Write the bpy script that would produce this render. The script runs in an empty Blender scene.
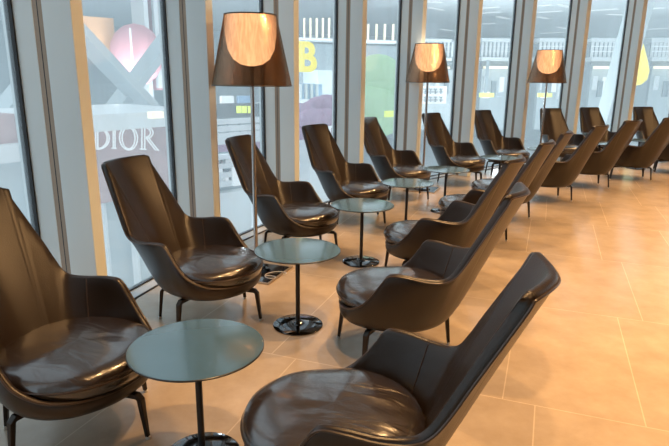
import bpy, bmesh, math, random
from mathutils import Vector, Matrix
random.seed(7)
PI = math.pi
COL = bpy.context.scene.collection
sc = bpy.context.scene

# ------------------------------------------------------------------ camera
CF, CP, CR = 569.555, .2545, .0118
EYE = Vector((0, 0, 1.749))
_c, _s = math.cos(CP), math.sin(CP)
FW = Vector((0, _c, -_s)); UP0 = Vector((0, _s, _c)); RT0 = Vector((1, 0, 0))
RT = math.cos(CR) * RT0 + math.sin(CR) * UP0
UP = -math.sin(CR) * RT0 + math.cos(CR) * UP0
cd = bpy.data.cameras.new('camera'); cam = bpy.data.objects.new('camera', cd); COL.objects.link(cam)
cd.sensor_width = 36; cd.lens = CF / 669 * 36; cd.clip_end = 300
M = Matrix((RT, UP, -FW)).transposed().to_4x4(); M.translation = EYE
cam.matrix_world = M
sc.camera = cam

# curved facade: centre, glass radius, first fin angle and pitch
WX, WY, WR, T0, DT, FD, FWID = 11.04, .669, 13.248, .215, .123, .411, .107
CEIL = 3.9
def pol(az, r, z=0.0):
    return Vector((WX - r * math.cos(az), WY + r * math.sin(az), z))
def at(px, py, r):
    """point on the upright cylinder of radius r about the facade centre seen at pixel px, py"""
    d = (px - 334.5) / CF * RT - (py - 223) / CF * UP + FW
    dx, dy = d.x, d.y
    a = dx * dx + dy * dy; b = -(dx * WX + dy * WY); c = WX * WX + WY * WY - r * r
    t = (-b + math.sqrt(b * b - a * c)) / a
    return EYE + d * t
def azr(p):
    return math.atan2(p.y - WY, WX - p.x), math.hypot(p.x - WX, p.y - WY)

# ------------------------------------------------------------------ materials
def nm(name):
    m = bpy.data.materials.new(name); m.use_nodes = True
    nt = m.node_tree; b = nt.nodes.get('Principled BSDF')
    return m, nt, b
def pbr(name, col, rough=.5, metal=0., spec=.5, noise=0., nscale=8., bump=0., bscale=60., coat=0., emis=None, es=0., vary=None):
    m, nt, b = nm(name)
    b.inputs['Base Color'].default_value = (*col, 1); b.inputs['Roughness'].default_value = rough
    b.inputs['Metallic'].default_value = metal; b.inputs['Specular IOR Level'].default_value = spec
    b.inputs['Coat Weight'].default_value = coat; b.inputs['Coat Roughness'].default_value = .06
    if emis:
        b.inputs['Emission Color'].default_value = (*emis, 1); b.inputs['Emission Strength'].default_value = es
    tc = nt.nodes.new('ShaderNodeTexCoord')
    if noise:
        n = nt.nodes.new('ShaderNodeTexNoise'); n.inputs['Scale'].default_value = nscale; n.inputs['Detail'].default_value = 5
        nt.links.new(tc.outputs['Object'], n.inputs['Vector'])
        r = nt.nodes.new('ShaderNodeMix'); r.data_type = 'RGBA'
        c2 = vary or tuple(c * (1 - noise) for c in col)
        r.inputs['A'].default_value = (*c2, 1); r.inputs['B'].default_value = (*[min(1, c * (1 + noise)) for c in col], 1)
        nt.links.new(n.outputs['Fac'], r.inputs['Factor']); nt.links.new(r.outputs['Result'], b.inputs['Base Color'])
    if bump:
        n = nt.nodes.new('ShaderNodeTexNoise'); n.inputs['Scale'].default_value = bscale; n.inputs['Detail'].default_value = 4
        nt.links.new(tc.outputs['Object'], n.inputs['Vector'])
        bu = nt.nodes.new('ShaderNodeBump'); bu.inputs['Strength'].default_value = bump; bu.inputs['Distance'].default_value = .01
        nt.links.new(n.outputs['Fac'], bu.inputs['Height']); nt.links.new(bu.outputs['Normal'], b.inputs['Normal'])
    return m

M_LEATHER = pbr('brown_leather', (.018, .0106, .0062), .33, spec=.48, noise=.25, nscale=5, bump=.10, bscale=150)
M_PIPE = pbr('leather_piping', (.045, .027, .016), .33, spec=.6)
M_LEG = pbr('dark_bronze_metal', (.028, .022, .018), .35, metal=.6)
M_GLIDE = pbr('pale_glide', (.6, .58, .55), .35)
M_TOP = pbr('blue_grey_table_lacquer', (.075, .155, .215), .20, metal=.35, spec=.7, noise=.05, nscale=14, coat=.3)
M_EDGE = pbr('black_table_edge', (.02, .02, .02), .3)
M_POST = pbr('black_post', (.018, .018, .020), .28, metal=.3)
M_BASE = pbr('polished_black_steel', (.12, .12, .125), .08, metal=1.0)
M_CHROME = pbr('lamp_chrome', (.55, .52, .50), .16, metal=1.0)
M_FIN = pbr('pale_grey_aluminium', (.64, .70, .71), .48, spec=.4, noise=.03, nscale=3)
M_BRONZE = pbr('bronze_groove', (.30, .22, .16), .45, metal=.3)
M_GASKET = pbr('black_gasket', (.008, .009, .012), .5)
M_SILL = pbr('white_sill_metal', (.62, .66, .70), .4)
M_CEIL = pbr('plaster_ceiling', (.36, .34, .31), .9, noise=.03, nscale=2)
M_WALL = pbr('timber_wall', (.16, .10, .06), .6, noise=.3, nscale=3)
M_DIFF = pbr('glowing_diffuser', (.8, .62, .42), .6, emis=(1.0, .76, .52), es=3.4)
M_BLACKGL = pbr('black_gloss_plate', (.012, .012, .014), .06, spec=.7)
M_BRASS = pbr('plate_frame_metal', (.42, .34, .26), .35, metal=.7)
M_CORD = pbr('pale_cord', (.55, .55, .58), .5)

def wrinkle_leather():
    m, nt, b = nm('seat_leather')
    b.inputs['Base Color'].default_value = (.022, .0135, .009, 1); b.inputs['Roughness'].default_value = .24; b.inputs['Coat Weight'].default_value = .8; b.inputs['Coat Roughness'].default_value = .16; b.inputs['Coat IOR'].default_value = 1.7
    b.inputs['Specular IOR Level'].default_value = .75
    tc = nt.nodes.new('ShaderNodeTexCoord'); mp = nt.nodes.new('ShaderNodeMapping'); mp.inputs['Scale'].default_value = (3.2, 9, 3)
    oi = nt.nodes.new('ShaderNodeObjectInfo'); va = nt.nodes.new('ShaderNodeVectorMath'); va.operation = 'SCALE'
    cb = nt.nodes.new('ShaderNodeCombineXYZ'); ml = nt.nodes.new('ShaderNodeMath'); ml.operation = 'MULTIPLY'; ml.inputs[1].default_value = 17
    nt.links.new(oi.outputs['Random'], ml.inputs[0]); nt.links.new(ml.outputs[0], cb.inputs['X']); nt.links.new(ml.outputs[0], cb.inputs['Z'])
    ad = nt.nodes.new('ShaderNodeVectorMath'); ad.operation = 'ADD'
    nt.links.new(tc.outputs['Object'], mp.inputs['Vector']); nt.links.new(mp.outputs[0], ad.inputs[0]); nt.links.new(cb.outputs[0], ad.inputs[1])
    n = nt.nodes.new('ShaderNodeTexNoise'); n.inputs['Scale'].default_value = 1.0; n.inputs['Detail'].default_value = 3; n.inputs['Distortion'].default_value = .8
    nt.links.new(ad.outputs[0], n.inputs['Vector'])
    f = nt.nodes.new('ShaderNodeTexNoise'); f.inputs['Scale'].default_value = 170
    nt.links.new(tc.outputs['Object'], f.inputs['Vector'])
    b1 = nt.nodes.new('ShaderNodeBump'); b1.inputs['Strength'].default_value = .55; b1.inputs['Distance'].default_value = .030
    b2 = nt.nodes.new('ShaderNodeBump'); b2.inputs['Strength'].default_value = .10; b2.inputs['Distance'].default_value = .01
    nt.links.new(n.outputs['Fac'], b1.inputs['Height']); nt.links.new(f.outputs['Fac'], b2.inputs['Height'])
    nt.links.new(b1.outputs['Normal'], b2.inputs['Normal']); nt.links.new(b2.outputs['Normal'], b.inputs['Normal'])
    return m
M_SEAT = wrinkle_leather()

def floor_material():
    m, nt, b = nm('limestone_tiles')
    tc = nt.nodes.new('ShaderNodeTexCoord'); mp = nt.nodes.new('ShaderNodeMapping')
    a = math.radians(20.3)
    # u along heading 20.3 deg, v across it; tiles .72 x 1.485
    mp.vector_type = 'POINT'
    mp.inputs['Rotation'].default_value = (0, 0, a)
    mp.inputs['Location'].default_value = (-.08 + .72 * 20, -3.0 + 1.485 * 20, 0)
    nt.links.new(tc.outputs['Object'], mp.inputs['Vector'])
    br = nt.nodes.new('ShaderNodeTexBrick'); br.offset = .24; br.offset_frequency = 2; br.squash = 1
    br.inputs['Scale'].default_value = 1; br.inputs['Brick Width'].default_value = .72; br.inputs['Row Height'].default_value = 1.485
    br.inputs['Mortar Size'].default_value = .0035; br.inputs['Mortar Smooth'].default_value = .2; br.inputs['Bias'].default_value = 0
    br.inputs['Color1'].default_value = (.45, .37, .285, 1); br.inputs['Color2'].default_value = (.50, .41, .315, 1)
    br.inputs['Mortar'].default_value = (.66, .56, .44, 1)
    nt.links.new(mp.outputs[0], br.inputs['Vector'])
    n = nt.nodes.new('ShaderNodeTexNoise'); n.inputs['Scale'].default_value = 3.5; n.inputs['Detail'].default_value = 9; n.inputs['Roughness'].default_value = .65
    nt.links.new(tc.outputs['Object'], n.inputs['Vector'])
    rp = nt.nodes.new('ShaderNodeValToRGB')
    rp.color_ramp.elements[0].position = .3; rp.color_ramp.elements[0].color = (.72, .68, .63, 1)
    rp.color_ramp.elements[1].position = .68; rp.color_ramp.elements[1].color = (1.1, 1.1, 1.1, 1)
    nt.links.new(n.outputs['Fac'], rp.inputs[0])
    mx = nt.nodes.new('ShaderNodeMix'); mx.data_type = 'RGBA'; mx.blend_type = 'MULTIPLY'; mx.inputs['Factor'].default_value = .62
    nt.links.new(br.outputs['Color'], mx.inputs['A']); nt.links.new(rp.outputs[0], mx.inputs['B'])
    nt.links.new(mx.outputs['Result'], b.inputs['Base Color'])
    b.inputs['Roughness'].default_value = .22; b.inputs['Specular IOR Level'].default_value = .5
    return m
M_FLOOR = floor_material()

def glass_material():
    m = bpy.data.materials.new('hazy_glass'); m.use_nodes = True; nt = m.node_tree; nt.nodes.clear()
    o = nt.nodes.new('ShaderNodeOutputMaterial')
    t = nt.nodes.new('ShaderNodeBsdfTransparent'); t.inputs[0].default_value = (.95, .985, 1, 1)
    g = nt.nodes.new('ShaderNodeBsdfGlossy'); g.inputs['Roughness'].default_value = .02; g.inputs['Color'].default_value = (.9, .95, 1, 1)
    d = nt.nodes.new('ShaderNodeBsdfTranslucent'); d.inputs[0].default_value = (.85, .95, 1, 1)
    lw = nt.nodes.new('ShaderNodeLayerWeight'); lw.inputs['Blend'].default_value = .5
    pw = nt.nodes.new('ShaderNodeMath'); pw.operation = 'POWER'; pw.inputs[1].default_value = 4.0
    nt.links.new(lw.outputs['Facing'], pw.inputs[0])
    fr = nt.nodes.new('ShaderNodeMath'); fr.operation = 'MULTIPLY_ADD'; fr.inputs[1].default_value = .45; fr.inputs[2].default_value = .03
    nt.links.new(pw.outputs[0], fr.inputs[0])
    m1 = nt.nodes.new('ShaderNodeMixShader'); m1.inputs[0].default_value = .2
    nt.links.new(t.outputs[0], m1.inputs[1]); nt.links.new(d.outputs[0], m1.inputs[2])
    m2 = nt.nodes.new('ShaderNodeMixShader')
    nt.links.new(fr.outputs[0], m2.inputs[0]); nt.links.new(m1.outputs[0], m2.inputs[1]); nt.links.new(g.outputs[0], m2.inputs[2])
    nt.links.new(m2.outputs[0], o.inputs[0])
    return m
M_GLASS = glass_material()

def shade_material():
    m = bpy.data.materials.new('bronze_mirror_shade'); m.use_nodes = True; nt = m.node_tree; nt.nodes.clear()
    o = nt.nodes.new('ShaderNodeOutputMaterial')
    t = nt.nodes.new('ShaderNodeBsdfTransparent'); t.inputs[0].default_value = (.90, .79, .70, 1)
    g = nt.nodes.new('ShaderNodeBsdfGlossy'); g.inputs['Roughness'].default_value = .10; g.inputs['Color'].default_value = (.40, .27, .19, 1)
    tc = nt.nodes.new('ShaderNodeTexCoord'); mp = nt.nodes.new('ShaderNodeMapping'); mp.inputs['Scale'].default_value = (60, 60, .8)
    n = nt.nodes.new('ShaderNodeTexNoise'); n.inputs['Scale'].default_value = 1; n.inputs['Detail'].default_value = 2
    bu = nt.nodes.new('ShaderNodeBump'); bu.inputs['Strength'].default_value = .4; bu.inputs['Distance'].default_value = .01
    nt.links.new(tc.outputs['Object'], mp.inputs[0]); nt.links.new(mp.outputs[0], n.inputs['Vector'])
    nt.links.new(n.outputs['Fac'], bu.inputs['Height']); nt.links.new(bu.outputs[0], g.inputs['Normal'])
    mx = nt.nodes.new('ShaderNodeMixShader'); lw = nt.nodes.new('ShaderNodeLayerWeight'); lw.inputs['Blend'].default_value = .5
    mr = nt.nodes.new('ShaderNodeMapRange'); mr.inputs['To Min'].default_value = .22; mr.inputs['To Max'].default_value = .85
    nt.links.new(lw.outputs['Facing'], mr.inputs['Value']); nt.links.new(mr.outputs[0], mx.inputs[0])
    st = nt.nodes.new('ShaderNodeValToRGB'); st.color_ramp.elements[0].position = .38; st.color_ramp.elements[0].color = (.73, .57, .45, 1)
    st.color_ramp.elements[1].position = .62; st.color_ramp.elements[1].color = (.80, .65, .53, 1)
    nt.links.new(n.outputs['Fac'], st.inputs[0]); nt.links.new(st.outputs[0], t.inputs[0])
    nt.links.new(t.outputs[0], mx.inputs[1]); nt.links.new(g.outputs[0], mx.inputs[2]); nt.links.new(mx.outputs[0], o.inputs[0])
    return m
M_SHADE = shade_material()

# ------------------------------------------------------------------ helpers
def tag(o, label=None, cat=None, group=None, kind=None):
    if label: o['label'] = label
    if cat: o['category'] = cat
    if group: o['group'] = group
    if kind: o['kind'] = kind
    return o
def empty(name, loc=(0, 0, 0), rz=0.):
    o = bpy.data.objects.new(name, None); COL.objects.link(o)
    o.location = loc; o.rotation_euler = (0, 0, rz); o.empty_display_size = .1
    return o
def mesh_obj(name, verts, faces, mat, parent=None, smooth=True, sharp=None):
    me = bpy.data.meshes.new(name); me.from_pydata([tuple(v) for v in verts], [], faces); me.update()
    bm = bmesh.new(); bm.from_mesh(me); bmesh.ops.recalc_face_normals(bm, faces=bm.faces)
    if sharp is not None:
        for e in bm.edges:
            if len(e.link_faces) == 2 and e.calc_face_angle(0) > sharp: e.smooth = False
    bm.to_mesh(me); bm.free()
    for p in me.polygons: p.use_smooth = smooth
    me.materials.append(mat)
    o = bpy.data.objects.new(name, me); COL.objects.link(o)
    if parent: o.parent = parent
    return o
class MB:
    def __init__(s): s.v = []; s.f = []
    def add(s, vs, fs):
        k = len(s.v); s.v += [Vector(v) for v in vs]; s.f += [tuple(i + k for i in f) for f in fs]; return s
    def grid(s, rows, closed=True, cap0=False, cap1=False):
        n = len(rows[0]); vs = [v for r in rows for v in r]; fs = []
        for i in range(len(rows) - 1):
            for j in range(n if closed else n - 1):
                j2 = (j + 1) % n
                fs.append((i * n + j, i * n + j2, (i + 1) * n + j2, (i + 1) * n + j))
        if cap0: fs.append(tuple(range(n)))
        if cap1: fs.append(tuple((len(rows) - 1) * n + j for j in reversed(range(n))))
        return s.add(vs, fs)
    def lathe(s, prof, n=48, c=(0, 0, 0), cap0=True, cap1=True):
        rows = [[Vector((c[0] + r * math.cos(2 * PI * j / n), c[1] + r * math.sin(2 * PI * j / n), c[2] + z)) for j in range(n)] for r, z in prof]
        return s.grid(rows, True, cap0, cap1)
    def tube(s, pts, r, n=8, closed=False):
        pts = [Vector(p) for p in pts]; rows = []; m = len(pts); prev = None
        for i, p in enumerate(pts):
            if closed: d = pts[(i + 1) % m] - pts[i - 1]
            else: d = pts[min(i + 1, m - 1)] - pts[max(i - 1, 0)]
            d.normalize()
            if prev is None:
                a = Vector((0, 0, 1)) if abs(d.z) < .9 else Vector((1, 0, 0)); x = d.cross(a).normalized()
            else:
                x = (prev - d * prev.dot(d)).normalized()
            y = d.cross(x); prev = x
            rr = r[i] if isinstance(r, (list, tuple)) else r
            rows.append([p + rr * (math.cos(2 * PI * k / n) * x + math.sin(2 * PI * k / n) * y) for k in range(n)])
        if closed: rows.append(rows[0]); return s.grid(rows, True)
        return s.grid(rows, True, True, True)
    def box(s, c, size, rz=0., mat=None):
        sx, sy, sz = [a / 2 for a in size]; R = Matrix.Rotation(rz, 3, 'Z') if mat is None else mat
        vs = [Vector(c) + R @ Vector((x * sx, y * sy, z * sz)) for x in (-1, 1) for y in (-1, 1) for z in (-1, 1)]
        return s.add(vs, [(0, 1, 3, 2), (4, 6, 7, 5), (0, 4, 5, 1), (2, 3, 7, 6), (0, 2, 6, 4), (1, 5, 7, 3)])
    def beam(s, a, b, w, d):
        a, b = Vector(a), Vector(b); z = (b - a).normalized()
        x = z.cross(Vector((0, 0, 1)))
        x = x.normalized() if x.length > 1e-4 else Vector((1, 0, 0))
        y = z.cross(x); R = Matrix((x, y, z)).transposed()
        return s.box((a + b) / 2, (w, d, (b - a).length), mat=R)
    def arc(s, a0, a1, r0, r1, z0, z1, n=24):
        """block bent round the facade centre"""
        rows = []
        for i in range(n + 1):
            a = a0 + (a1 - a0) * i / n
            rows.append([pol(a, r0, z0), pol(a, r1, z0), pol(a, r1, z1), pol(a, r0, z1)])
        return s.grid(rows, True, True, True)
    def build(s, name, mat, parent=None, smooth=False, sharp=.6, bevel=0):
        o = mesh_obj(name, s.v, s.f, mat, parent, smooth, sharp if smooth else None)
        if bevel:
            md = o.modifiers.new('bevel', 'BEVEL'); md.width = bevel; md.segments = 2; md.limit_method = 'ANGLE'
        return o
def copy_tree(o, parent=None):
    c = o.copy(); COL.objects.link(c)
    if parent: c.parent = parent
    for ch in list(o.children): copy_tree(ch, c)
    return c

# ------------------------------------------------------------------ lounge chair
RIM = [(.508, 0, .325), (.492, .13, .328), (.435, .255, .338), (.345, .350, .362), (.245, .402, .418), (.175, .414, .492), (.122, .415, .568),
       (.088, .412, .617), (.052, .408, .638), (-.03, .400, .637), (-.13, .382, .624), (-.225, .354, .625), (-.285, .334, .658), (-.335, .314, .730),
       (-.388, .293, .830), (-.45, .268, .943), (-.508, .244, 1.048), (-.531, .235, 1.093), (-.537, .228, 1.108), (-.548, .21, 1.114), (-.585, .10, 1.112), (-.603, 0, 1.110)]
def catmull(pts, n):
    out = []; P = [Vector(p) for p in pts]
    for i in range(len(P) - 1):
        p0 = P[i - 1] if i else Vector((P[1].x, -P[1].y, P[1].z))
        p1, p2 = P[i], P[i + 1]
        p3 = P[i + 2] if i + 2 < len(P) else Vector((P[-2].x, -P[-2].y, P[-2].z))
        for k in range(n):
            t = k / n
            out.append(.5 * ((2 * p1) + (p2 - p0) * t + (2 * p0 - 5 * p1 + 4 * p2 - p3) * t * t + (3 * p1 - p0 - 3 * p2 + p3) * t ** 3))
    out.append(P[-1].copy()); return out
def make_chair():
    root = empty('lounge_chair')
    half = catmull(RIM, 4)
    rim = half + [Vector((p.x, -p.y, p.z)) for p in reversed(half[1:-1])]
    CX = .145; n = len(rim); NT = 12
    outer = []
    for p in rim:
        d = Vector((p.x - CX, p.y, 0)); L = d.length; d.normalize()
        zr = p.z
        p0 = Vector((CX, 0, .238)) + d * .27
        c1 = Vector((CX, 0, .238)) + d * min(.385, L - .005)
        z2 = min(.44, .238 + .5 * (zr - .238))
        c2 = Vector((CX, 0, z2)) + d * min(.418, L + .012)
        row = []
        for k in range(NT + 1):
            t = k / NT
            row.append((1 - t) ** 3 * p0 + 3 * (1 - t) ** 2 * t * c1 + 3 * (1 - t) * t * t * c2 + t ** 3 * p)
        outer.append(row)
    # inward normals
    inner = []
    for j in range(n):
        row = []
        for k in range(NT + 1):
            du = outer[(j + 1) % n][k] - outer[j - 1][k]
            dv = outer[j][min(k + 1, NT)] - outer[j][max(k - 1, 0)]
            nn = du.cross(dv).normalized()
            cen = Vector((CX, 0, .6)) - outer[j][k]
            if nn.dot(Vector((cen.x, cen.y, max(0, .5 - outer[j][k].z)))) < 0: nn = -nn
            t = k / NT
            hi = min(1, max(0, (outer[j][NT].z - .5) / .5))
            th = .029 + .010 * hi + (.005 + .024 * hi) * math.sin(PI * min(1, t))
            row.append((outer[j][k] + nn * th, nn))
        inner.append(row)
    rows = [[outer[j][k] for j in range(n)] for k in range(NT + 1)]
    # rounded rim
    for a in (35, 90, 145):
        r_ = []
        for j in range(n):
            o_, i_ = outer[j][NT], inner[j][NT][0]
            up = (outer[j][NT] - outer[j][NT - 1]).normalized(); mid = (o_ + i_) / 2; h = (o_ - i_) / 2
            r_.append(mid + h * math.cos(math.radians(a)) + up * h.length * .9 * math.sin(math.radians(a)))
        rows.append(r_)
    for k in range(NT, 1, -1): rows.append([inner[j][k][0] for j in range(n)])
    mb = MB(); mb.grid(rows, True, True, True)
    shell = mb.build('shell', M_LEATHER, root, True, 1.2)
    # piping along the outer rim edge
    pp = []
    for j in range(n):
        up = (outer[j][NT] - outer[j][NT - 1]).normalized()
        pp.append(outer[j][NT] + (outer[j][NT] - inner[j][NT][0]).normalized() * .002 + up * .004)
    MB().tube(pp, .0055, 6, True).build('piping', M_PIPE, shell, True)
    # upright seams inside the back where the arms are sewn on
    for s_ in (1, -1):
        j = min(range(n), key=lambda q: (rim[q] - Vector((-.14, s_ * .38, .622))).length)
        MB().tube([inner[j][k][0] + inner[j][k][1] * .0005 for k in range(4, NT + 1)], .0035, 6).build('seam', M_PIPE, shell, True)
    # seat cushion
    def sq(t, e):
        return math.copysign(abs(t) ** e, t)
    prof = [(.0, .478), (.12, .477), (.22, .473), (.29, .465), (.33, .453), (.357, .437), (.368, .414), (.369, .390), (.362, .360), (.347, .338), (.30, .328), (.22, .326), (.10, .326)]
    rows = []
    N = 72
    for r, z in prof:
        r_ = []
        for j in range(N):
            a = 2 * PI * j / N
            wob = .004 * math.sin(3 * a + 1) * (r / .366) + (.003 * math.sin(4 * a + r * 9) + .002 * math.sin(7 * a)) * (r / .366) * (1 if z > .42 else 0)
            r_.append(Vector((.172 + (max(r, .004)) * 1.0 * math.cos(a), max(r, .004) * math.sin(a), z + wob)))
        rows.append(r_)
    cu = MB(); cu.grid(rows, True, True, True)
    cush = cu.build('seat_cushion', M_SEAT, root, True, 1.5)
    w = [Vector((.172 + .369 * math.cos(2 * PI * j / 72), .369 * math.sin(2 * PI * j / 72), .402 + .004 * math.sin(3 * 2 * PI * j / 72 + 1))) for j in range(72)]
    MB().tube(w, .0050, 6, True).build('piping', M_PIPE, cush, True)
    # swivel base: hub and four bent blade legs
    MB().lathe([(.07, .21), (.09, .222), (.09, .238), (.05, .245)], 24, (.16, 0, 0)).build('swivel_hub', M_LEG, root, True)
    for k in range(4):
        a = math.radians((7, 80, 210, -96)[k]); R = Matrix.Rotation(a, 3, 'Z'); o = Vector((.16, 0, 0))
        mb = MB(); path = [(.05, .230), (.22, .230), (.338, .230), (.354, .214), (.378, .012)]
        ws = [.018, .018, .018, .017, .010]; ts = [.012, .012, .013, .013, .009]
        rows = []
        for i, (r, z) in enumerate(path):
            i0, i1 = max(i - 1, 0), min(i + 1, len(path) - 1)
            dr, dz = path[i1][0] - path[i0][0], path[i1][1] - path[i0][1]; L = math.hypot(dr, dz); nr, nz = -dz / L, dr / L
            sec = []
            for sx, st in ((-1, -1), (1, -1), (1, 1), (-1, 1)):
                sec.append(o + R @ Vector((r + nr * ts[i] * st, sx * ws[i], z + nz * ts[i] * st)))
            rows.append(sec)
        mb.grid(rows, True, True, True)
        lg = mb.build('leg', M_LEG, root, False, bevel=.003)
        g = MB().lathe([(.011, .0), (.013, .004), (.012, .016), (.008, .018)], 12, o + R @ Vector((.3795, 0, 0))).build('foot_glide', M_GLIDE, lg, True)
        g['label'] = 'small pale foot glide'
    return root

WPOS = [(-1.416, 2.627, -24), (-1.052, 4.0, -20), (-.485, 5.60, -20.1), (.155, 6.97, -36.5), (.895, 8.36, -36), (1.994, 9.54, -46),
        (3.06, 10.52, -54.5), (4.55, 11.45, -76), (5.60, 12.0, -74), (6.98, 12.52, -80)]
NPOS = [(.167, 1.965, 158.5), (.546, 3.41, 155.8), (.955, 4.73, 150), (1.649, 5.95, 148), (2.245, 6.99, 150), (3.2, 8.12, 134.7), (4.235, 9.23, 125.3), (5.33, 10.0, 117), (6.55, 10.75, 110)]
GW = 'lounge chairs along the window'; GN = 'lounge chairs facing the window'
WLAB = ['dark brown leather lounge chair in the near left corner, nearest of the window row',
        'brown leather lounge chair before the window with the white outlined letters',
        'brown leather lounge chair under the nearest lamp shade, right behind its pole',
        'brown leather lounge chair in front of the window showing the yellow letter B',
        'brown leather lounge chair in front of the window showing the pale green rounded tree',
        'brown leather lounge chair just right of the second lamp pole, by the window',
        'brown leather lounge chair midway between the second and third lamps, by the window',
        'brown leather lounge chair against the window, behind the pole of the farthest lamp',
        'brown leather lounge chair by the window, first one right of the farthest lamp',
        'brown leather lounge chair by the last window at the far right of the photo']
NLAB = ['large dark leather lounge chair in the foreground, its back turned to the right edge',
        'dark leather lounge chair directly behind the foreground chair, facing the window, second of its row',
        'dark leather lounge chair facing the window, third counted back from the foreground',
        'dark leather lounge chair facing the window, fourth counted back from the foreground',
        'dark leather lounge chair fifth of the row facing the window, tight behind the fourth one',
        'dark leather lounge chair sixth of the row facing the window, whole outer back in view',
        'dark leather lounge chair seventh of the row facing the window, third from the right edge',
        'dark leather lounge chair at the right edge, eighth of the row facing the window',
        'dark leather lounge chair at the right edge, farthest of those facing the window']
proto = make_chair()
for i, (x, y, h) in enumerate(WPOS):
    o = proto if i == 0 else copy_tree(proto)
    o.location = (x, y, 0); o.rotation_euler = (0, 0, math.radians(h)); tag(o, WLAB[i], 'chair', GW)
for i, (x, y, h) in enumerate(NPOS):
    o = copy_tree(proto); o.location = (x, y, 0); o.rotation_euler = (0, 0, math.radians(h)); tag(o, NLAB[i], 'chair', GN)

# ------------------------------------------------------------------ side tables
def make_table():
    root = empty('side_table')
    t = MB().lathe([(.27, .5575), (.296, .559), (.300, .563), (.2995, .567), (.297, .5687)], 72).build('tabletop', M_EDGE, root, True, .5)
    MB().lathe([(.297, .5680), (.2965, .5690), (.2940, .5694)], 72).build('top_surface', M_TOP, t, True, .9)['label'] = 'blue-grey polished top surface'
    MB().lathe([(.030, .548), (.10, .552), (.10, .558)], 32).build('mounting_plate', M_POST, root, True)
    MB().lathe([(.016, .02), (.016, .552)], 24).build('post', M_POST, root, True)
    b = MB().lathe([(.174, 0), (.178, .002), (.178, .008), (.172, .012), (.05, .0165)], 64).build('base', M_BASE, root, True)
    MB().lathe([(.045, .015), (.043, .022), (.026, .030), (.017, .036)], 32).build('collar', M_BASE, b, True)
    return root
TPOS = [(-.6096, 2.3215), (-.2546, 3.7878), (.26, 5.238), (.828, 6.414), (1.459, 7.41), (2.5, 8.6), (3.57, 9.72), (4.96, 10.73), (6.03, 11.36)]
TLAB = ['round blue-grey side table nearest the viewer, beside the near left chair', 'round blue-grey side table in front of the nearest lamp, on a shiny black disc',
        'round blue-grey side table beyond the one by the nearest lamp, third from the front', 'round dark side table before the chair by the green tree window, fourth from the front',
        'round dark side table right of the second lamp pole, fifth from the front', 'round dark side table before the chair midway between the second and third lamps',
        'small far round side table at the foot of the farthest lamp pole', 'small far round side table half hidden behind the backs right of the farthest lamp',
        'small far round side table at the right edge, before the last window chair']
tp = make_table()
for i, (x, y) in enumerate(TPOS):
    o = tp if i == 0 else copy_tree(tp)
    o.location = (x, y, 0); tag(o, TLAB[i], 'table', 'round side tables between the chairs')

# ------------------------------------------------------------------ floor lamps on glossy floor plates
def make_lamp():
    root = empty('floor_lamp')
    b = MB().lathe([(.125, .012), (.128, .016), (.126, .026), (.03, .034)], 48).build('base', M_BASE, root, True)
    MB().lathe([(.018, .03), (.018, 1.80)], 20).build('pole', M_CHROME, root, True)
    # outer tapered shade, thin wall
    rb, rt, z0, z1 = .333, .213, 1.655, 2.212
    mb = MB().lathe([(rb - .004, z0), (rb, z0), (rt, z1), (rt - .004, z1), (rb - .004, z0)], 72, cap0=False, cap1=False)
    sh = mb.build('lamp_shade', M_SHADE, root, True)
    rg = MB().tube([(rt * math.cos(2 * PI * j / 64), rt * math.sin(2 * PI * j / 64), z1) for j in range(64)], .004, 6, True)
    rg.build('rim', M_LEG, sh, True)
    rg = MB().tube([(rb * math.cos(2 * PI * j / 64), rb * math.sin(2 * PI * j / 64), z0) for j in range(64)], .004, 6, True)
    rg.build('rim', M_LEG, sh, True)
    MB().lathe([(.03, 1.812), (.09, 1.825), (.15, 1.865), (.19, 1.94), (.209, 2.05), (.211, 2.15), (.2085, 2.205), (.2, 2.205), (.02, 2.20)], 48).build('diffuser', M_DIFF, root, True, 1.0)['label'] = 'glowing cream inner diffuser bowl'
    MB().lathe([(.02, 1.76), (.022, 1.80), (.018, 1.83)], 20).build('socket', M_CHROME, root, True)
    return root
LPOS = [(-.704, 4.903), (1.39, 8.93), (3.766, 10.503)]
LLAB = ['tall floor lamp with bronze mirror shade, nearest and largest of three', 'floor lamp with bronze shade in the middle of the three lamps', 'floor lamp with bronze shade farthest from the viewer']
PLAB = ['square black glossy floor plate with cord under the nearest lamp', 'square glossy floor plate under the middle lamp', 'square glossy floor plate under the farthest lamp']
def make_plate():
    root = empty('floor_plate')
    h = .25
    fr = MB()
    for cx, cy, sx, sy in ((h - .012, 0, .024, 2 * h), (-h + .012, 0, .024, 2 * h), (0, h - .012, 2 * h - .048, .024), (0, -h + .012, 2 * h - .048, .024)):
        fr.box((cx, cy, .006), (sx, sy, .012))
    fr.build('frame', M_BRASS, root, bevel=.002)
    MB().box((0, 0, .006), (2 * h - .05, 2 * h - .05, .010)).build('panel', M_BLACKGL, root)
    return root
lp = make_lamp(); pl = make_plate()
for i, (x, y) in enumerate(LPOS):
    o = lp if i == 0 else copy_tree(lp); o.location = (x, y, 0); tag(o, LLAB[i], 'lamp', 'bronze floor lamps by the window')
    o = pl if i == 0 else copy_tree(pl); o.location = (x, y, 0); o.rotation_euler = (0, 0, math.radians(-20.3)); tag(o, PLAB[i], 'floor plate', 'floor plates under the lamps')
# cord lying on the near plate
cp = []
for k in range(40):
    t = k / 39; cp.append((-.704 + .10 + .12 * t + .07 * math.sin(t * 9), 4.903 - .19 + .16 * t + .06 * math.cos(t * 9), .016))
tag(MB().tube(cp, .004, 6).build('power_cord', M_CORD, None, True), 'pale power cord curled on the black plate under the nearest lamp', 'cord')

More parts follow.
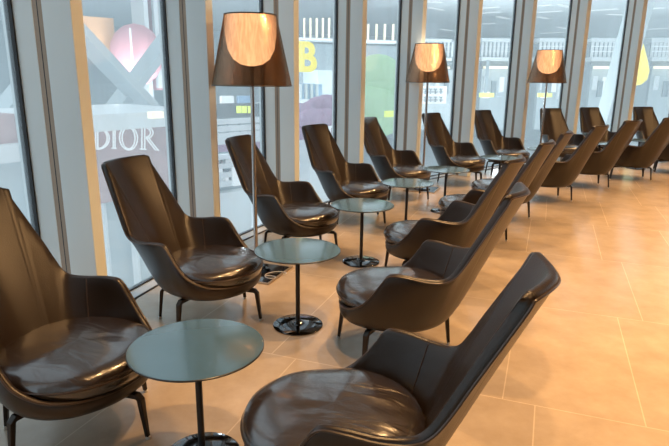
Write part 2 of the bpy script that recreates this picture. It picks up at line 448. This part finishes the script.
# ------------------------------------------------------------------ room shell
def disc(name, r0, r1, a0, a1, z0, z1, mat, n=96, kind='structure'):
    return tag(MB().arc(a0, a1, r0, r1, z0, z1, n).build(name, mat), kind=kind)
A0, A1 = math.radians(-52), math.radians(125)
fl = MB(); nseg = 96
prev = None
ring = [pol(A0 + (A1 - A0) * i / nseg, WR + .06, 0) for i in range(nseg + 1)]
ring += [pol(A1, 1.0, 0), pol(A0, 1.0, 0)]
low = [Vector((p.x, p.y, -.25)) for p in ring]
nR = len(ring)
fl.add(ring + low, [tuple(range(nR)), tuple(reversed(range(nR, 2 * nR)))] + [(i, (i + 1) % nR, nR + (i + 1) % nR, nR + i) for i in range(nR)])
tag(fl.build('floor', M_FLOOR), kind='structure')
disc('ceiling', 3.0, WR + .06, A0, A1, CEIL, CEIL + .3, M_CEIL)
disc('wall_inner', 3.4, 3.6, A0, A1, 0, CEIL, M_WALL)
for nme, a in (('wall_near', A0), ('wall_far', A1)):
    p, q = pol(a, 3.4, 0), pol(a, WR + .06, 0); d = (q - p); L = d.length
    tag(MB().box((p + q) / 2 + Vector((0, 0, CEIL / 2)), (L, .2, CEIL), math.atan2(d.y, d.x)).build(nme, M_WALL), kind='structure')
# sill strip and gasket along the foot of the glass
disc('baseboard_window', WR - .12, WR - .012, A0, A1, 0, .010, M_SILL)
disc('trim_sill_joint', WR - .135, WR - .121, A0, A1, 0, .007, M_GASKET)
disc('trim_foot_gasket', WR - .012, WR + .03, A0, A1, 0, .022, M_GASKET)
# fins
nfin = 0
k0, k1 = -8, 15
for k in range(k0, k1):
    az = T0 + DT * k
    n_in = (pol(az, 0) - pol(az, 1)).normalized(); tg = Vector((n_in.y, -n_in.x, 0)) if False else Vector((math.sin(az), math.cos(az), 0))
    rz = math.atan2(tg.y, tg.x)
    G = pol(az, WR)
    nfin += 1
    root = tag(empty('trim_%d' % nfin, G, 0), kind='structure')
    def bx(nme, r0, r1, w0, w1, mat, bev=.003):
        # r measured into the room from the glass, w along the facade from the near face
        c = n_in * ((r0 + r1) / 2) + tg * ((w0 + w1) / 2) + Vector((0, 0, CEIL / 2))
        MB().box(c, (w1 - w0, r1 - r0, CEIL), rz).build(nme, mat, root, bevel=bev)
    bx('outer_profile', -.05, .160, 0, FWID, M_FIN)
    bx('groove', .160, .222, .0025, FWID - .0025, M_BRONZE, 0)
    bx('groove_gasket', .188, .194, .0018, FWID - .0018, M_GASKET, 0)
    bx('inner_profile', .222, FD, 0, FWID, M_FIN)
    bx('glazing_gasket', -.02, .030, -.012, 0, M_GASKET, 0)
    bx('glazing_gasket', -.02, .030, FWID, FWID + .012, M_GASKET, 0)
    # pane in the bay after this fin
    if k < k1 - 1:
        wn = tag(MB().arc(az + (FWID + .010) / WR, az + DT - .010 / WR, WR - .008, WR + .012, .02, CEIL, 10).build('window_%d' % nfin, M_GLASS), kind='structure')

# ------------------------------------------------------------------ concourse outside the glass
HZ = -4.6
M_HFLOOR = pbr('concourse_floor', (.74, .77, .80), .35)
M_PALE = pbr('pale_panel', (.52, .58, .60), .7, noise=.05, nscale=1)
M_PALE2 = pbr('white_panel', (.80, .83, .84), .6)
M_GREY = pbr('steel_grey', (.24, .29, .31), .6)
M_TRUSS = pbr('truss_grey', (.54, .60, .62), .6)
M_BEIGE = pbr('peach_panel', (.74, .40, .20), .7)
M_PINK = pbr('pink_panel', (.72, .33, .36), .7)
M_BRICK = pbr('reddish_stone', (.50, .32, .31), .8, noise=.4, nscale=3)
M_PURPLE = pbr('mauve_planting', (.42, .22, .36), .9, noise=.3, nscale=6, bump=.6, bscale=14)
M_YEL = pbr('yellow_sign', (.80, .66, .03), .5, emis=(.8, .62, .02), es=.9)
M_GREEN = pbr('pale_green_foliage', (.48, .76, .40), .9, noise=.12, nscale=5, bump=.5, bscale=18)
M_TRUNK = pbr('trunk', (.35, .30, .24), .8)
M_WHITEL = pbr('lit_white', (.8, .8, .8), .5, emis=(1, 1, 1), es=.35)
M_DARK = pbr('dark_panel', (.06, .07, .085), .5)
M_LIGHTY = pbr('lit_yellow_green', (.6, .7, .1), .5, emis=(.75, .85, .1), es=.8)
M_WARML = pbr('lit_warm', (.9, .8, .6), .5, emis=(1, .85, .55), es=1.0)
M_BLUE = pbr('blue_awning', (.30, .46, .66), .7)
M_HCEIL = pbr('concourse_ceiling', (.82, .86, .87), .8)

tag(MB().arc(math.radians(-20), math.radians(125), WR + .5, 60, HZ - .2, HZ, 60).build('concourse_floor', M_HFLOOR), kind='structure')
tag(MB().arc(math.radians(-20), math.radians(125), 60, 60.5, HZ, 16, 60).build('wall_concourse', M_PALE), kind='structure')
tag(MB().arc(math.radians(36), math.radians(122), 17.5, 60, 5.6, 6.0, 60).build('ceiling_concourse', M_HCEIL), kind='structure')
def solid(px0, py0, px1, py1, r, depth, mat, name, parent=None, n=6):
    """block whose room-side face spans the picture rectangle at radius r"""
    a = at(px0, py0, r); b = at(px1, py1, r)
    return MB().arc(azr(a)[0], azr(b)[0], r, r + depth, min(a.z, b.z), max(a.z, b.z), n).build(name, mat, parent)
def wthing(name, label, cat, group=None):
    return tag(empty(name, (0, 0, 0)), label, cat, group)

# near storefront with the outlined sign (window left of the first lamp)
st = wthing('storefront', 'reddish storefront with white ledge behind the second window from the left', 'shop')
R1 = 19.0
solid(62, 124, 200, 186, R1, 2.5, M_BRICK, 'fascia', st)
solid(60, 117, 202, 124, R1 - .35, 3.2, M_PALE2, 'ledge', st)
a = at(62, 186, R1); b = at(200, 186, R1)
MB().arc(azr(a)[0], azr(b)[0], R1 + .25, R1 + 2.6, HZ, a.z, 6).build('shop_window', M_PALE, st)
for px in (70, 100, 130, 165):
    p = at(px, 186, R1 + .1); MB().box((p.x, p.y, (p.z + HZ) / 2), (.12, .12, p.z - HZ), 0).build('pillar', M_PALE2, st)
def stroke_letter(strokes, px, py, w, h, r, th, name, parent):
    mb = MB()
    for st_ in strokes:
        pts = [at(px + u * w, py + (1 - v) * h + u * w * .06, r) for u, v in st_]
        mb.tube(pts, th, 6)
    return mb.build(name, M_WHITEL, parent, True)
def ell(cx, cy, rx, ry, a0, a1, n=22):
    return [(cx + rx * math.cos(math.radians(a0 + (a1 - a0) * i / n)), cy + ry * math.sin(math.radians(a0 + (a1 - a0) * i / n))) for i in range(n + 1)]
sg = wthing('shop_sign', 'white outlined serif letters on the reddish storefront seen through the window', 'sign')
RS = R1 - .06
D_ = [[(0, 0), (.15, 0), (.15, 1), (0, 1)], [(.28, .02), (.28, .98)], ell(.2, .5, .75, .5, 88, -88), ell(.25, .5, .58, .46, 80, -80)]
I_ = [[(.2, 0), (.8, 0)], [(.2, 1), (.8, 1)], [(.4, 0), (.4, 1)], [(.62, 0), (.62, 1)]]
O_ = [ell(.5, .5, .5, .52, 0, 360), ell(.5, .5, .36, .47, 0, 360)]
R_ = [[(0, 0), (.35, 0)], [(.1, 0), (.1, 1)], [(.26, 0), (.26, 1)], [(0, 1), (.3, 1)] + ell(.3, .74, .42, .26, 90, -90) + [(.26, .48)], ell(.3, .74, .28, .2, 80, -80), [(.35, .48), (.85, 0), (1.05, 0)], [(.5, .48), (1.0, 0)]]
stroke_letter(D_, 93, 126, 17, 23, RS, .016, 'letter', sg)
stroke_letter(I_, 110, 125.5, 8, 22.5, RS, .016, 'letter', sg)
stroke_letter(O_, 119.5, 126, 18, 23, RS, .016, 'letter', sg)
stroke_letter(R_, 140, 126, 18, 23, RS, .016, 'letter', sg)
# crossing braces of the concourse frame
def brace(p0, p1, r, w, label):
    tag(MB().beam(at(*p0, r), at(*p1, r), w, .2).build('steel_brace', M_TRUSS), label, 'brace', 'diagonal steel braces')
brace((66, 20), (180, 140), 22.4, .95, 'grey diagonal steel brace falling to the right behind the outlined sign window')
brace((196, 0), (84, 150), 23.2, .95, 'grey diagonal steel brace rising to the right behind the outlined sign window')
brace((-30, 150), (45, 60), 23.4, .9, 'grey diagonal steel brace outside the leftmost window')
solid(60, 14, 116, 52, 26, 2, M_BEIGE, 'hanging_screen')
tag(bpy.data.objects['hanging_screen'], 'beige panel high behind the window left of the first lamp', 'panel')
hp = wthing('shop_column', 'tall pink framed shop front high behind the outlined sign window', 'shop')
solid(146, -20, 150, 100, 26, 1, M_PALE2, 'frame', hp); solid(150, -20, 170, 90, 26.2, 1, M_PINK, 'panel', hp); solid(156, -20, 159, 88, 26, .2, M_PALE2, 'stripe', hp)
lo = MB()
pc = at(136, 55, 25)
rows = []
for i in range(9):
    t = -PI / 2 + PI * i / 8
    rows.append([pc + Vector((.85 * math.cos(t) * math.cos(2 * PI * j / 20), .3 * math.cos(t) * math.sin(2 * PI * j / 20), .95 * math.sin(t))) for j in range(20)])
lo.grid(rows); tag(lo.build('display_dome', M_PINK, None, True), 'pale pink rounded display behind the outlined sign window', 'display')
tag(solid(131, 28, 133.5, 70, 24.5, .1, M_WHITEL, 'light_tube'), 'upright white light tube beside the pink rounded display', 'light')
tag(solid(152, 112, 164, 118, 18, .15, M_WARML, 'shop_screen'), 'small lit screen right above the ledge of the outlined sign', 'screen')
# brick kiosk behind the leftmost window
kb = wthing('kiosk', 'reddish kiosk with pale counter outside the leftmost window', 'kiosk')
solid(-60, 118, 30, 152, 20, 2, M_BRICK, 'upper_wall', kb); solid(-62, 152, 32, 160, 19.8, 2.4, M_PALE2, 'counter', kb)
a = at(-60, 160, 20); b = at(30, 160, 20); MB().arc(azr(a)[0], azr(b)[0], 20, 22, HZ, a.z, 4).build('lower_wall', M_PALE, kb)
# displays between first lamp and its fin
sh = wthing('shop_shelf', 'dark shelf unit with pale goods behind the window under the nearest lamp', 'shelf')
solid(212, 150, 244, 192, 22, 1.0, M_GREY, 'back_panel', sh)
for i, y in enumerate((156, 165, 174, 183)):
    solid(212, y, 244, y + 1.5, 21.7, .4, M_PALE2, 'shelf', sh)
for i in range(14):
    x = 213 + (i % 5) * 6.2; y = 158 + (i // 5) * 9.2
    solid(x, y + (i * 7 % 3), x + 3.5, y + 7, 21.75, .2, [M_WHITEL, M_DARK, M_PALE2][i % 3], 'package', sh, 1)
solid(233, 168, 243, 185, 21.5, .1, M_WHITEL, 'poster', sh)
a = at(212, 192, 22); b = at(244, 192, 22); MB().arc(azr(a)[0], azr(b)[0], 21.6, 23, HZ, a.z, 3).build('plinth', M_PALE2, sh)
dk = wthing('overhead_sign', 'dark overhead sign with yellow lettering under the nearest lamp shade', 'sign')
solid(212, 104, 266, 116, 24, .2, M_DARK, 'board', dk)
for i, x in enumerate((237, 242.5, 248.5)): solid(x, 106, x + 4.6, 113, 23.9, .06, M_LIGHTY, 'symbol', dk, 1)
for i, x in enumerate((222, 239)):
    solid(x, 96, x + 12, 104, 25, .2, [M_WHITEL, M_BLUE][i], 'lit_panel', dk, 1)
rl = wthing('walkway_rail', 'white walkway railing behind the window under the nearest lamp', 'railing')
for y in (120, 127, 134, 139): solid(212, y, 268, y + 2, 20.5, .15, M_PALE2, 'rail', rl)
solid(212, 139, 268, 148, 20.6, .3, M_PURPLE, 'panel', rl)
for x in (216, 228, 240, 252, 264): solid(x, 119, x + 1.2, 148, 20.55, .1, M_GREY, 'post', rl, 1)
# yellow letter and lights behind it
def text_mesh(txt, px, py0, py1, r, mat, name, label, cat):
    cu = bpy.data.curves.new(name, 'FONT'); cu.body = txt; cu.extrude = .03; cu.align_x = 'LEFT'; cu.offset = .028
    t = bpy.data.objects.new(name, cu); COL.objects.link(t)
    bpy.context.view_layer.update()
    me = bpy.data.meshes.new_from_object(t.evaluated_get(bpy.context.evaluated_depsgraph_get()))
    COL.objects.unlink(t); bpy.data.objects.remove(t)
    a = at(px, py1, r); b = at(px, py0, r)
    xs = [v.co.x for v in me.vertices]; ys = [v.co.y for v in me.vertices]
    s_ = (b.z - a.z) / (max(ys) - min(ys))
    az = azr(a)[0]; tg = Vector((math.sin(az), math.cos(az), 0))
    nrm = Vector((tg.y, -tg.x, 0))
    for v in me.vertices:
        p = a + tg * (v.co.x - min(xs)) * s_ + Vector((0, 0, (v.co.y - min(ys)) * s_)) + nrm * v.co.z
        v.co = p
    me.materials.clear(); me.materials.append(mat)
    o = bpy.data.objects.new(name, me); COL.objects.link(o); tag(o, label, cat); return o
text_mesh('B', 299, 41, 72, 21, M_YEL, 'gate_letter', 'big yellow letter B hanging behind the window right of the nearest lamp', 'sign')
text_mesh('D', 328.5, 126, 136, 17.9, M_WHITEL, 'shop_letter', 'small white letter D beside the window chair, below the yellow letter', 'sign')
for i in range(5):
    tag(solid(304 + i * 6.2, 18, 305.2 + i * 6.2, 38, 30, .1, M_WARML, 'light_tube'), 'upright warm light tube high behind the yellow letter window', 'light', 'upright light tubes above the yellow letter')
for i in range(4):
    tag(solid(368 + i * 8.3, 24, 369 + i * 8.3, 40, 30, .1, M_WARML, 'light_tube'), 'upright warm light tube high behind the green tree window', 'light', 'upright light tubes above the green tree')
tag(solid(292, 37, 400, 43, 29.5, 1.2, M_PALE2, 'gallery_ledge'), 'pale gallery ledge running behind the yellow letter and the green tree', 'ledge')
tag(solid(292, 43, 400, 88, 31, 1.2, M_GREY, 'gallery_wall'), 'grey gallery wall below the pale ledge behind the yellow letter', 'wall')
aw = wthing('awning_stall', 'stall with a blue striped awning below the yellow letter', 'stall')
solid(299, 84, 322, 99, 23, 1.5, M_BLUE, 'awning', aw)
for i in range(4): solid(300 + i * 5.5, 84, 302 + i * 5.5, 99, 22.9, .08, M_PALE2, 'stripe', aw, 1)
solid(299, 99, 322, 107, 23.3, 1, M_WHITEL, 'counter', aw); solid(318, 70, 334, 106, 26, 1.5, M_PALE, 'side_wall', aw)
# mauve flower bank
def lobes(name, mat, cs, r, parent=None):
    mb = MB()
    for px, py, rr in cs:
        c = at(px, py, r + random.uniform(-.2, .2)); rows = []
        for i in range(11):
            t = -PI / 2 + PI * i / 10
            rows.append([c + Vector((rr * math.cos(t) * math.cos(2 * PI * j / 18), rr * math.cos(t) * math.sin(2 * PI * j / 18), rr * .85 * math.sin(t))) for j in range(18)])
        mb.grid(rows)
    return mb.build(name, mat, parent, True)
hb = wthing('flower_bank', 'mauve planted bank behind the chair by the yellow letter window', 'planting')
lobes('planting', M_PURPLE, [(299, 116, .42), (306, 118, .45), (313, 113, .42), (320, 110, .45), (327, 108, .45), (334, 110, .42)], 19.5, hb)
lobes('planting', M_PURPLE, [(299, 127, .40), (306, 125, .42), (313, 122, .42), (320, 122, .42), (328, 121, .40), (335, 122, .4)], 18.8, hb)
a = at(295, 130, 19.5); b = at(338, 130, 19.5); MB().arc(azr(a)[0], azr(b)[0], 18.8, 20.2, HZ, a.z, 4).build('planter', M_PALE2, hb)
# rounded pale green tree
tr = wthing('topiary_tree', 'pale green rounded cloud tree behind the fifth window', 'tree')
lobes('foliage', M_GREEN, [(378, 76, .74), (368, 85, .6), (391, 82, .60), (372, 102, .70), (386, 108, .72), (372, 92, .6), (380, 118, .66), (368, 118, .55), (392, 120, .5)], 19.5, tr)
p = at(379, 122, 19.5); MB().lathe([(.16, HZ), (.1, p.z)], 12, (p.x, p.y, 0)).build('trunk', M_TRUNK, tr, True)
tag(solid(386, 111, 394, 117, 18, .08, M_LIGHTY, 'exit_sign'), 'small yellow-green sign beside the pale green tree', 'sign')
# white lattice kiosk behind the middle lamp
lk = wthing('lattice_screen', 'white lattice screen with dark figures behind the middle lamp pole', 'screen')
solid(415, 86, 446, 104, 24, .3, M_WHITEL, 'panel', lk); solid(412, 104, 452, 124, 23.8, 1.0, M_PALE, 'counter', lk)
for x in (424, 429.5, 434.5, 440):
    for y in (88.5, 96.5):
        solid(x, y, x + 2.6, y + 1.2, 23.9, .06, M_GREY, 'figure', lk, 1); solid(x + 1, y, x + 1.7, y + 5.5, 23.9, .06, M_GREY, 'figure', lk, 1); solid(x - .4, y + 3, x + 3.2, y + 4, 23.88, .06, M_GREY, 'figure', lk, 1)
for i, (x, r) in enumerate(((480, 26), (538, 28))):
    s_ = wthing('hanging_sign', ['hanging lit green and yellow sign above the chair between the lamps', 'hanging lit green sign behind the farthest lamp pole'][i], 'sign')
    solid(x, 93, x + 14, 97.2, r, .1, M_LIGHTY, 'lit_face', s_, 1); solid(x + 4, 92, x + 9, 98, r + .02, .12, M_WARML, 'symbol', s_, 1); solid(x + 6.7, 60, x + 7.2, 93, r, .04, M_GREY, 'hanger', s_, 1)
# galleries across the concourse, seen through the right-hand windows
def gallery(x0, x1, r, label):
    g = wthing('shop_gallery', label, 'gallery', 'gallery fronts across the concourse')
    solid(x0, 38, x1, 42, r - .4, 2.5, M_PALE2, 'upper_slab', g, 10)
    solid(x0, 42, x1, 57, r, .3, M_GREY, 'mesh_panel', g, 10)
    n = int((x1 - x0) / 4)
    for i in range(n + 1):
        x = x0 + (x1 - x0) * i / n
        solid(x, 42, x + .9, 57, r - .08, .1, M_PALE2, 'mullion', g, 1)
    for y in (46, 51): solid(x0, y, x1, y + .7, r - .1, .1, M_WHITEL, 'rail', g, 8)
    solid(x0, 57, x1, 61, r - .5, 2.5, M_PALE2, 'lower_slab', g, 10)
    solid(x0, 61, x1, 66, r + .6, .3, M_GREY, 'recess', g, 10)
    solid(x0 + 3, 66, x1 - 2, 69, r - .1, .4, M_WARML, 'shelf_light', g, 8)
    solid(x0, 69, x1, 130, r + .3, .5, M_PALE, 'lower_wall', g, 10)
    for i in range(5):
        x = x0 + (x1 - x0) * (i + .3) / 5
        solid(x, 76 + (i * 5) % 9, x + 3, 90 + (i * 7) % 12, r + .1, .2, [M_PALE2, M_GREY, M_WHITEL][i % 3], 'shop_panel', g, 1)
gallery(404, 452, 34, 'white gallery front behind the middle lamp')
gallery(482, 522, 36, 'white gallery front between the middle and farthest lamps')
gallery(540, 568, 36, 'white gallery front directly behind the farthest lamp')
gallery(592, 618, 36, 'white gallery front first right of the farthest lamp')
gallery(652, 700, 38, 'white gallery front at the right edge')
# strip lights in the concourse ceiling
strips = [(436, 9, 1), (446, 30, 1), (428, 2, 0), (486, 8, 2), (488, 13, 2), (503, 18, 1), (484, 24, 2), (543, 18, 1), (548, 12, 2), (538, 6, 2), (564, 6, 1), (562, 28, 1), (603, 10, 2), (552, 33, 2), (648, 9, 2), (657, 29, 2), (620, 15, 0)]
def on_ceiling(px, py, z):
    d = (px - 334.5) / CF * RT - (py - 223) / CF * UP + FW
    return EYE + d * ((z - EYE.z) / d.z)
for i, (x, y, kx) in enumerate(strips):
    y = min(y, 36)
    p = on_ceiling(x, y, 5.56); 
    d = math.hypot(p.x, p.y)
    if d > 75: continue
    sl = .9 + d * .02
    ang = [.2, .9, 2.4][kx]
    tag(MB().box(p, (sl, .28, .03), ang).build('strip_light', M_WHITEL), 'white strip light in the concourse ceiling seen through the right-hand windows', 'light', 'strip lights in the concourse ceiling')
# leaning column and yellow drop ornament at the far right
tag(MB().beam(at(652, -40, 19), at(606, 128, 19), .75, .5).build('leaning_column', M_TRUSS), 'grey leaning column behind the last window on the right', 'column')
yd = wthing('yellow_ornament', 'yellow drop shaped ornament hanging behind the fin at the far right', 'ornament')
c = at(640, 62, 24)
MB().lathe([(.02, .75), (.12, .5), (.3, 0), (.40, -.35), (.36, -.7), (.18, -.9), (.02, -.95)], 24, c).build('drop', M_YEL, yd, True)
MB().tube([(c.x, c.y, c.z + .74), (c.x, c.y, 5.6)], .02, 6).build('cord', M_GREY, yd)

# ------------------------------------------------------------------ light
w = bpy.data.worlds.new('world'); sc.world = w; w.use_nodes = True
bg = w.node_tree.nodes['Background']; bg.inputs[0].default_value = (.84, .94, 1.0, 1); bg.inputs[1].default_value = 1.38
WARM = (1.0, .57, .24)
def spot(az, r, e, size=100, blend=.6, rad=.05, z=CEIL - .03, tilt=None, colr=WARM):
    l = bpy.data.lights.new('downlight', 'SPOT'); l.energy = e; l.color = colr; l.spot_size = math.radians(size); l.spot_blend = blend; l.shadow_soft_size = rad
    o = bpy.data.objects.new('downlight', l); COL.objects.link(o); p = pol(math.radians(az), r, z); o.location = p
    if tilt is not None:
        d = pol(math.radians(az), tilt[0], tilt[1]) - p; o.rotation_euler = d.to_track_quat('-Z', 'Y').to_euler()
    return o
for az in range(8, 102, 12): spot(az, 8.8, 300 if az < 45 else 120, 62, .6, .06, tilt=(12.7, 1.7))
for az in range(6, 100, 8): spot(az, 10.8, 250, 90, .5, .04)
for az in range(2, 96, 10): spot(az, 8.6, 235, 90, .6, .05)
for az in range(10, 96, 12): spot(az, 6.4, 430, 95)

for az, r in ((44, 24), (58, 26), (72, 28), (86, 30), (65, 23), (80, 23)):  # unseen fill lights, added to brighten the concourse ceiling and gallery fronts
    l = bpy.data.lights.new('concourse_fill', 'POINT'); l.energy = 420; l.color = (.92, .97, 1); l.shadow_soft_size = .6
    o = bpy.data.objects.new('concourse_fill', l); COL.objects.link(o); o.location = pol(math.radians(az), r, 1.0)

sc.view_settings.view_transform = 'Standard'; sc.view_settings.look = 'None'; sc.view_settings.exposure = 0.0; sc.view_settings.gamma = 1
sc.view_settings.use_curve_mapping = False
